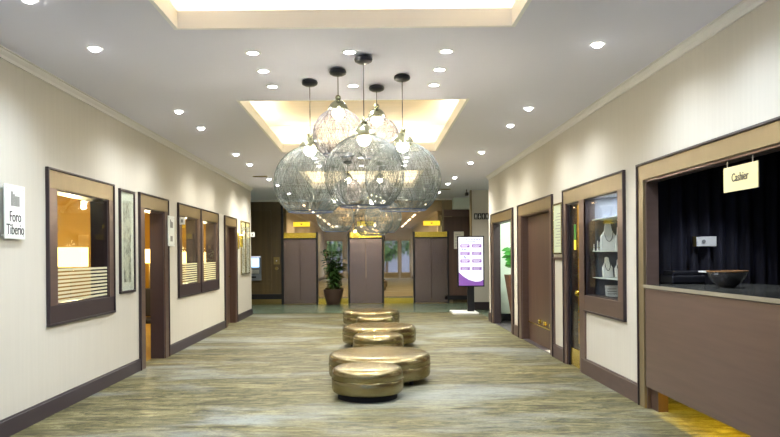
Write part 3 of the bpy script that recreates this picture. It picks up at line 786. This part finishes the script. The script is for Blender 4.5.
l = light('AREA', 'niche_light', (3.3, 13.7, 2.88), 38, (.9, 1, .88), shape='DISK', size=.3)
x, y = 3.08, 14.55
t = thing('tall_planter', (x, y, 0), 'tall tapered brown planter with green leaves in the bright niche', 'planter')
pp = MB(); zz = 1.02
b_ = [pp.b.verts.new((x+a*.13, y+c_*.13, .004)) for a, c_ in ((-1,-1),(1,-1),(1,1),(-1,1))]
u_ = [pp.b.verts.new((x+a*.27, y+c_*.24, zz)) for a, c_ in ((-1,-1),(1,-1),(1,1),(-1,1))]
v_ = [pp.b.verts.new((x+a*.245, y+c_*.215, zz)) for a, c_ in ((-1,-1),(1,-1),(1,1),(-1,1))]
q_ = [pp.b.verts.new((x+a*.24, y+c_*.21, zz-.06)) for a, c_ in ((-1,-1),(1,-1),(1,1),(-1,1))]
pp.b.faces.new(b_[::-1]); pp.b.faces.new(q_)
for A, B in ((b_, u_), (u_, v_), (v_, q_)):
    for k in range(4): pp.b.faces.new((A[k], A[(k+1) % 4], B[(k+1) % 4], B[k]))
pp.build('pot', 'planter', t)
s = MB(); lf = MB(); rnd = random.Random(3)
for k in range(3):
    pts = [(x-.06+.05*k, y, zz-.06), (x-.1+.06*k, y-.02, zz+.25), (x-.14+.07*k, y-.03, zz+.5+.06*k)]
    s.tube(pts, .007, 6)
    for j in range(6):
        az = rnd.uniform(PI*.55, PI*1.75); leaf_mesh(lf, Vector(pts[2])-Vector((0, 0, .07*j)), (math.cos(az), math.sin(az)*.5, .35), .25, .10, rnd, (.15, .3, .9))
s.build('stems', 'stem', t); lf.build('leaves', 'leaf_bright', t, smooth=True)

# door B, closed brown panel in a deep frame
d = thing('door_5', (XR, (DB[0]+DB[1])/2, 0), kind='structure')
casing(d, DB[0], DB[1], DBo[0], DBo[1], 0, 0, XR, -1, m_side='bronze', bottom=False)
lining(d, DBo[0], DBo[1], 0, TOPO, XR-.001, XR+TR, m='bronze', bottom=False, t=.02)
yb_ = DBo[1]-.04
dl = MB(); dl.box(XR+.10, XR+.13, DBo[0]+.02, DBo[1]-.02, .004, TOPO-.02); dl.build('door_leaf', 'wood', d)
g = MB(); g.box(XR+.09, XR+.10, DBo[0]+.02, DBo[1]-.02, .30, .315); g.build('brass_rail', 'brass', d)
for k in range(3):
    yq = DBo[0]+.35+.35*k
    MB().cyl((XR+.065, yq, .38), .035, .04, 18, 'X').build('door_stop', 'brass', d, smooth=True)
MB().box(XR, XR+.1, DBo[0]+.02, DBo[1]-.02, 0, .006).build('threshold', 'tile_dark', d)
MB().box(XR+.02, XR+.09, DBo[0]+.03, DBo[0]+.45, .006, .01).build('mat', 'tile_white', d)

# directory panel between doors B and C and the wall panel beneath it
yA, yB_ = YR(563.2), YR(554.6)
t = thing('directory_board', (XR, (yA+yB_)/2, 1.44), 'tall pale green framed board between the brown door and the glass door', 'sign')
MB().ring_yz(XR-.025, XR, yA, yB_, 1.44, 2.14, .025, .025).build('frame', 'silver', t, bevel=.003)
MB().box(XR-.014, XR, yA+.025, yB_-.025, 1.465, 2.115).build('sheet', 'paper_green', t)
s = MB()
for k in range(12): s.box(XR-.016, XR-.0142, yA+.08, yB_-.1-.05*(k % 3), 1.55+.04*k, 1.558+.04*k)
s.build('printed_lines', 'ink_gray', t)
pm = MB()
for (a, b_) in ((DC[0]-.0, DC[0]),):
    pass
pm = MB(); pm.box(XR-.016, XR, DB[0]-.07, DB[0]-.022, .19, 1.40); pm.box(XR-.016, XR, DC[1]+.022, DC[1]+.06, .19, 1.40); pm.box(XR-.016, XR, DC[1]+.06, DB[0]-.07, 1.37, 1.40)
pm.build('trim_12', 'bronze', kind='structure')

# ------------------------------------------------------------------ shop front: glass door and display window
d = thing('door_6', (XR, (DD[0]+DC[1])/2, 0), kind='structure')
t_ = .02; a, b_ = XR-t_, XR
MB().box(a, b_, DC[0], DC[1], TOPO, TOPF-.02).build('head_casing', 'lintel', d, bevel=.003)
s = MB(); s.box(a, b_, DD[1], DC[1], 0, TOPO); s.box(a, b_, DG[1], DD[0], 0, TOPO); s.build('side_casing', 'bronze', d)
e = MB(); e.box(a-.014, b_, DC[0]-.022, DC[1]+.022, TOPF-.02, TOPF); e.box(a-.014, b_, DC[1], DC[1]+.022, 0, TOPF-.02); e.build('outer_moulding', 'edge', d, bevel=.003)
lining(d, DD[0], DD[1], 0, TOPO, XR-.001, XR+TR+.02, m='edge', bottom=False, t=.02)
gx = XR+.03
MB().box(gx-.004, gx+.004, DD[0]+.02, DD[1]-.05, .22, TOPO-.04).build('glass', 'glass', d)
MB().box(gx-.012, gx+.012, DD[0]+.02, DD[1]-.03, .01, .235).build('kick_plate', 'brass', d, bevel=.003, label='polished brass kick plate')
MB().box(gx-.014, gx+.014, DD[1]-.06, DD[1]-.02, .01, TOPO-.02).build('stile', 'black', d)
MB().lathe([(0, -.075), (.022, -.072), (.036, -.055), (.036, -.035), (.022, -.018), (.012, -.01), (.012, 0)], (gx, DD[0]+.10, .955), 20, 'X').build('door_knob', 'brass', d, smooth=True)
MB().box(gx-.006, gx-.0045, DD[1]-.30, DD[1]-.22, 1.62, 1.82).build('sticker', 'leaf_bright', d)
MB().box(gx-.006, gx-.0045, DD[1]-.30, DD[1]-.22, 1.50, 1.62).build('sticker', 'indicator', d)

d = thing('window_4', (XR, (DG[0]+DG[1])/2, .755), kind='structure')
s = MB(); s.box(a, b_, DC[0], DG[0], .95, TOPO); s.box(a, b_, DG[1]-.0, DG[1]+.001, .95, TOPO); s.build('side_casing', 'bronze', d)
MB().box(a, b_, DC[0], DG[1], .775, .95).build('sill_casing', 'bronze', d, bevel=.003)
e = MB(); e.box(a-.014, b_, DC[0]-.022, DC[0], .755, TOPF-.02); e.box(a-.014, b_, DC[0]-.022, DG[1]-.0, .755, .775); e.build('outer_moulding', 'edge', d, bevel=.003)
lining(d, DG[0], DG[1], .95, TOPO, XR-.001, XR+TR, m='edge')
MB().box(XR+.012, XR+.018, DG[0]+.014, DG[1]-.014, .964, TOPO-.014).build('glass', 'glass', d)
# cabinet behind the glass
cy0, cy1 = DG[0]-.03, DG[1]+.03; cx0, cx1 = XR+TR+.005, XR+TR+.58
t = thing('display_cabinet', ((cx0+cx1)/2, (cy0+cy1)/2, .86), 'lit jewellery display cabinet behind the shop window', 'cabinet')
s = MB(); s.box(cx0, cx1, cy0, cy1, .90, .945); s.box(cx0, cx1, cy0, cy1, 2.12, 2.15); s.box(cx1-.02, cx1, cy0, cy1, .945, 2.12); s.box(cx0, cx1-.02, cy1-.02, cy1, .945, 2.12); s.box(cx0, cx1-.02, cy0, cy0+.02, .945, 2.12)
s.build('body', 'case', t)
shz = (1.165, 1.476, 1.85)
for z in shz: MB().box(cx0-.04, cx1-.02, cy0+.02, cy1-.02, z-.008, z).build('glass_shelf', 'acrylic', t)
MB().cyl(((cx0+cx1)/2, (cy0+cy1)/2+.25, 2.108), .05, .01, 20).build('cabinet_lamp', 'lens', t)
MB().cyl(((cx0+cx1)/2, (cy0+cy1)/2-.45, 2.108), .05, .01, 20).build('cabinet_lamp', 'lens', t)
for q in (.25, -.45): light('AREA', 'cabinet_light', ((cx0+cx1)/2-.05, (cy0+cy1)/2+q, 2.10), 7, (.92, .96, 1), t, shape='DISK', size=.1)
def bust(x, y, z, h, label):
    t = thing('necklace_bust', (x, y, z), label, 'jewellery stand', 'white necklace busts in the shop window')
    w_ = h*.36
    MB().poly([(x-.02, y-w_, z), (x-.02, y+w_, z), (x-.02, y+w_*.9, z+h*.45), (x-.02, y+w_*.28, z+h*.72), (x-.02, y+w_*.25, z+h), (x-.02, y-w_*.25, z+h), (x-.02, y-w_*.28, z+h*.72), (x-.02, y-w_*.9, z+h*.45)], (.045, 0, 0)).build('bust', 'jewel', t, bevel=.012, seg=3)
    pts = [(x-.028, y+w_*.55*math.cos(q), z+h*.62+h*.38*math.sin(q)*.9) for q in [PI+PI*k/12 for k in range(13)]]
    MB().tube(pts, .004, 6).build('necklace', 'ink', t)
def bust(x, y, z, h, label, ww=.3):
    t = thing('necklace_bust', (x, y, z), label, 'jewellery stand', 'white necklace busts in the shop window')
    w_ = h*ww
    sil = [(-w_, 0), (w_, 0), (w_*.95, h*.5), (w_*.45, h*.72), (w_*.32, h), (-w_*.32, h), (-w_*.45, h*.72), (-w_*.95, h*.5)]
    MB().poly([(x+a_, y-.02+.05*c_/h, z+c_) for a_, c_ in sil], (0, .04, 0)).build('bust', 'jewel', t, bevel=.012, seg=3)
    pts = [(x+w_*.5*math.cos(q), y-.022+.05*(.66+.34*math.sin(q)), z+h*.68+h*.34*math.sin(q)) for q in [PI+PI*k/12 for k in range(13)]]
    MB().tube(pts, .0035, 6).build('necklace', 'ink', t)
bust(2.790, 8.20, 1.477, .33, 'tallest white necklace bust on the middle glass shelf')
bust(2.895, 8.12, 1.477, .28, 'tall white necklace bust on the middle glass shelf, right of the tallest', .22)
bust(2.775, 8.20, 1.166, .24, 'white necklace bust on the lower glass shelf, left of its pair', .26)
bust(2.885, 8.12, 1.166, .21, 'white necklace bust on the lower glass shelf, right of its pair', .26)
def card(x, y, z, h, w_, label):
    t = thing('display_card', (x, y, z), label, 'card', 'white cards in the shop window')
    MB().poly([(x-w_/2, y, z), (x-w_/2, y+.006, z), (x-w_/2, y+.04, z+h), (x-w_/2, y+.034, z+h)], (w_, 0, 0)).build('card_face', 'jewel', t)
    g_ = MB()
    for k in range(3):
        zz = h*.22*(k+1); g_.poly([(x-w_*.38, y+.034*zz/h-.001, z+zz), (x-w_*.38, y+.034*(zz+.008)/h-.001, z+zz+.008), (x-w_*.38, y+.034*zz/h+.001, z+zz+.002)], (w_*.65, 0, 0))
    g_.build('print', 'ink_gray', t)
card(2.80, 8.10, .946, .13, .17, 'white printed card standing on the floor of the shop window')
card(2.925, 7.98, 1.166, .15, .07, 'narrow white card at the right end of the lower glass shelf')
RL = ['small white ring stand at the left end of the row', 'short ring stand, second in the row', 'ring stand, third in the row', 'ring stand closest to the tallest bust']
for k in range(4):
    xx = 2.635+.033*k; yq = 8.27-.03*(k % 2); hh = .08+.025*((k*3) % 4)/2; t = thing('ring_stand', (xx, yq, 1.477), RL[k]+' on the middle glass shelf', 'jewellery stand', 'small ring stands in the shop window')
    MB().lathe([(0, 0), (.014, 0), (.014, .008), (.008, .015), (.005, hh), (0, hh+.008)], (xx, yq, 1.477), 16).build('cone', 'jewel', t, smooth=True)
    MB().lathe([(.009, .04), (.012, .04), (.012, .045), (.009, .045), (.009, .04)], (xx, yq, 1.477), 16).build('ring', 'brass', t, smooth=True)
# shop interior behind the door
sh = MB(); sh.box(XR+TR, 5.2, DC[1]+.40, DC[1]+.45, 0, 2.9); sh.box(5.1, 5.2, 7.6, DC[1]+.40, 0, 2.9); sh.box(XR+TR, 5.1, 7.55, 7.6, 0, 2.9)
sh.build('wall_shop', 'ochre', kind='structure')
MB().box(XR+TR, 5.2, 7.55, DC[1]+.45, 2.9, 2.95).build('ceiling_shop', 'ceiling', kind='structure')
light('AREA', 'shop_light', (3.3, 8.95, 2.88), 45, (1, .85, .5), shape='DISK', size=.3)
x, y = 2.83, 9.42
t = thing('shop_tree', (x, y, 0), 'dark slim shop plant standing behind the glass door', 'plant')
MB().lathe([(0, 0), (.09, 0), (.12, .22), (.105, .22), (.1, .19), (0, .19)], (x, y, 0), 24).build('pot', 'black', t, smooth=True)
MB().cyl((x, y, .19), .012, 1.3, 8).build('trunk', 'bark', t)
lf = MB(); rnd = random.Random(11)
for k in range(240):
    q = rnd.uniform(0, 1); az = rnd.uniform(0, 2*PI); rr = .03
    leaf_mesh(lf, (x+rr*math.cos(az)*.3, y+rr*math.sin(az)*.3, .5+q*1.05), (math.cos(az), math.sin(az), .3), .12*(1-q*.5), .03, rnd)
lf.build('foliage', 'leaf', t)

# ------------------------------------------------------------------ cashier opening and counter
d = thing('window_5', (XR, (CA[0]+CA[1])/2, 0), kind='structure')
MB().box(XR-.025, XR, CA[0], CA[1], 2.13, 2.27).build('head_casing', 'lintel', d, bevel=.003)
s = MB(); s.box(XR-.025, XR, CAo[1], CA[1], 0, 2.13); s.box(XR-.025, XR, CA[0], CAo[0], 0, 2.13); s.build('side_casing', 'lintel', d)
e = MB(); e.box(XR-.04, XR, CA[0]-.02, CA[1]+.02, 2.27, 2.29); e.box(XR-.04, XR, CA[1], CA[1]+.02, 0, 2.27); e.build('outer_moulding', 'edge', d, bevel=.003)
lining(d, CAo[0], CAo[1], 0, 2.13, XR-.001, XR+TR, m='bronze', bottom=False, t=.02)
# service room
YS = 7.18
sv = MB(); sv.box(XR+TR, 6.2, YS, YS+.12, 0, 2.9); sv.box(5.9, 6.0, 1.5, YS, 0, 2.9); sv.box(XR+TR, 5.9, 1.4, 1.5, 0, 2.9)
sv.build('wall_cashier', 'black_matt', kind='structure')
MB().box(XR+TR, 6.0, 1.4, YS+.1, 2.9, 2.95).build('ceiling_cashier', 'black_matt', kind='structure')
# curtain: a pleated sheet
cu = MB(); n = 150; xa, xb = 2.75, 5.85; rows = []
for zz in (.02, 2.85):
    rows.append([cu.b.verts.new((xa+(xb-xa)*i/n, YS-.10+.035*math.sin(i*.95)+.012*math.sin(i*2.3+1), zz)) for i in range(n+1)])
for i in range(n): cu.b.faces.new((rows[0][i], rows[0][i+1], rows[1][i+1], rows[1][i]))
co = cu.build('curtain', 'curtain', smooth=True)
md = co.modifiers.new('thick', 'SOLIDIFY'); md.thickness = .004
tag(co, 'black pleated curtain hanging behind the cashier counter', 'curtain')
t = thing('counter', (XR+.4, 4.3, 0), 'long bronze panelled cashier counter with dark stone top', 'counter')
y0c, y1c = 2.25, CAo[1]-.022
MB().box(XR-.02, XR+.02, y0c, y1c, .205, 1.115).build('front_panel', 'bronze', t, bevel=.004)
MB().box(XR+.02, XR+.98, y0c, y1c, .9, 1.115).build('counter_body', 'black', t)
MB().box(XR-.032, XR+1.02, y0c, y1c, 1.125, 1.155).build('stone_top', 'marble', t, bevel=.003)
MB().box(XR-.036, XR-.032, y0c, y1c, 1.126, 1.156).build('edge_strip', 'stone_edge', t, label='pale metal edge strip')
MB().box(XR-.012, XR+1.0, y0c, y1c, 1.113, 1.126).build('subtop', 'bronze_dark', t)
MB().box(XR+.03, XR+.12, y1c-.16, y1c-.0, 0, .9).build('support', 'wood', t)
MB().box(XR+.55, XR+.6, y0c, y1c, 0, .9).build('inner_panel', 'bronze_dark', t)
MB().box(XR+.10, XR+.13, y0c+.1, y1c-.2, .86, .875).build('led_strip', 'tube', t)
L = light('AREA', 'led_light', (XR+.2, (y0c+y1c)/2, .8), 30, (1, .68, .03), t, shape='RECTANGLE', size=.1, size_y=y1c-y0c-.5)
# bowl
x, y = 2.965, 5.83
t = thing('bowl', (x, y, 1.155), 'dark bowl with a pale wooden rim on the cashier counter', 'bowl')
MB().lathe([(0, .006), (.0, .001), (.062, .001), (.066, .008), (.105, .04), (.14, .09), (.158, .135), (.150, .135), (.13, .09), (.10, .05), (.06, .02), (0, .016)][1:], (x, y, 1.156), 48).build('body', 'bowl', t, smooth=True)
MB().lathe([(.148, .133), (.16, .133), (.161, .142), (.148, .142), (.148, .133)], (x, y, 1.155), 48).build('rim', 'bowl_rim', t, smooth=True)
# machines on the counter
x, y = 3.0, 6.72
t = thing('card_printer', (x, y, 1.155), 'low black machine on the counter behind the bowl, left', 'office machine')
MB().box(x-.17, x+.15, y-.14, y+.14, 1.155, 1.235).build('body', 'black', t, bevel=.015)
MB().box(x-.15, x+.13, y-.12, y+.12, 1.236, 1.275).build('lid', 'black', t, bevel=.01)
x, y = 3.15, 6.46
t = thing('tray', (x, y, 1.155), 'small stand with a white top edge behind the bowl', 'tray')
MB().box(x-.05, x+.05, y-.05, y+.05, 1.155, 1.265).build('stand', 'black', t, bevel=.01)
MB().box(x-.10, x+.10, y-.07, y+.07, 1.265, 1.28).build('top', 'white', t, bevel=.003)
# wall plate on the curtain wall
x = 3.36
t = thing('switch_plate', (x, YS-.16, 1.5), 'white rectangular switch plate on the dark wall above the bowl', 'switch')
MB().box(x-.10, x+.10, YS-.175, YS-.15, 1.51, 1.61).build('plate', 'white', t, bevel=.004)
MB().cyl((x-.03, YS-.182, 1.56), .018, .008, 18, 'Y').build('dial', 'ink_gray', t, smooth=True)
MB().box(x-.13, x-.101, YS-.17, YS-.15, 1.51, 1.61).build('side_cap', 'brass_dull', t)
for i, yq in enumerate((6.9, 6.55)):
    t = thing('cashier_spot', (3.1+.12*i, yq, 2.88), ('faint spotlight above the counter, nearer the corner', 'faint spotlight above the counter, second from the corner')[i], 'spotlight', 'spotlights over the cashier counter')
    MB().cyl((3.1+.12*i, yq, 2.86), .045, .04, 20).build('housing', 'white', t)
light('SPOT', 'cashier_beam', (3.3, 6.2, 2.85), 80, (.85, .92, 1), spot_size=R(80), spot_blend=.6, shadow_soft_size=.05)
# hanging sign
xs = XR+.03; ya, yb = YR(758.5, 170, xs), YR(724.0, 175, xs)
t = thing('hanging_sign', (xs, (ya+yb)/2, 1.87), 'cream sign lettered Cashier hanging from the counter lintel', 'sign')
MB().box(xs-.004, xs+.004, ya, yb, 1.885, 2.065).build('board', 'sign_cream', t, bevel=.001)
s = MB()
for yq in (ya+.07, yb-.05): s.box(xs-.002, xs+.002, yq-.005, yq+.005, 2.055, 2.13)
s.build('hangers', 'steel', t)
text('Cashier', .085, 'ink', t, (xs-.0055, (ya+yb)/2, 1.98), (R(90), 0, R(-90)), .85)

# ------------------------------------------------------------------ street front behind the lens
wf = MB(); z1 = 2.42
cols = [(-2.85, -1.75), (-1.55, -.45), (-.25, .6), (.8, 1.75), (1.88, 2.5)]
xprev = -6.2
for a, b_ in cols: wf.box(xprev, a, YF-.15, YF, 0, CZ); wf.box(a, b_, YF-.15, YF, z1, CZ); xprev = b_
wf.box(xprev, 6.2, YF-.15, YF, 0, CZ)
wf.build('wall_front', 'cream', kind='structure')
for i, (a, b_) in enumerate(cols):
    d = thing('window_%d' % (i+6), ((a+b_)/2, YF, 0), kind='structure')
    f = MB()
    for q in ((a, b_, 0, .35), (a, b_, z1-.06, z1), (a, a+.06, .35, z1-.06), (b_-.06, b_, .35, z1-.06)): f.box(q[0], q[1], YF-.1, YF-.04, q[2], q[3])
    f.build('frame', 'frame_white', d)
    MB().box(a+.06, b_-.06, YF-.075, YF-.069, .35, z1-.06).build('glass', 'glass', d)
MB().box(-30, 30, -45, YF-.15, -.15, -.05).build('ground', 'ground', kind='structure')
t = thing('sky_block_building', (0, -24, -.05), 'added grey blue building that hides the low sky outside', 'building')  # added to block the horizon sky and dim the mirrored windows
MB().box(-26, 26, -26, -22, -.05, 7.0).build('wall', 'facade', t)
MB().box(-26.4, 26.4, -26.4, -21.6, 7.0, 7.3).build('roof', 'ground', t)
for k in range(14):
    for z in (1.0, 4.4): MB().box(-25+3.6*k, -23+3.6*k, -22.05, -21.98, z, z+1.9).build('window', 'case', t)
rnd = random.Random(9)
for i, (x, y, s_) in enumerate(((1.1, -8, 1.0), (3.4, -11, 1.3), (-3.2, -10, 1.2), (-.3, -15.5, 1.35), (5.4, -16, 1.6))):
    t = thing('garden_tree', (x, y, -.05), ('garden tree outside the street windows, straight behind', 'garden tree outside, farthest to one side', 'garden tree outside beyond the end window', 'garden tree outside behind the middle windows', 'largest garden tree, deepest in the garden outside')[i], 'tree', 'trees outside the street windows')
    MB().tube([(x, y, -.05), (x+.05, y, 1.0), (x, y, 2.2*s_)], [.12, .09, .05], 8).build('trunk', 'bark', t, smooth=True)
    lf = MB()
    for k in range(900):
        v = Vector((rnd.gauss(0, 1), rnd.gauss(0, 1), rnd.gauss(0, 1))).normalized()*rnd.uniform(.4, 1)*1.45*s_
        leaf_mesh(lf, (x+v.x, y+v.y, 2.3*s_+v.z*.8), (v.x+rnd.uniform(-.5, .5), v.y, v.z+.2), .3, .16, rnd)
    lf.build('foliage', 'tree', t)
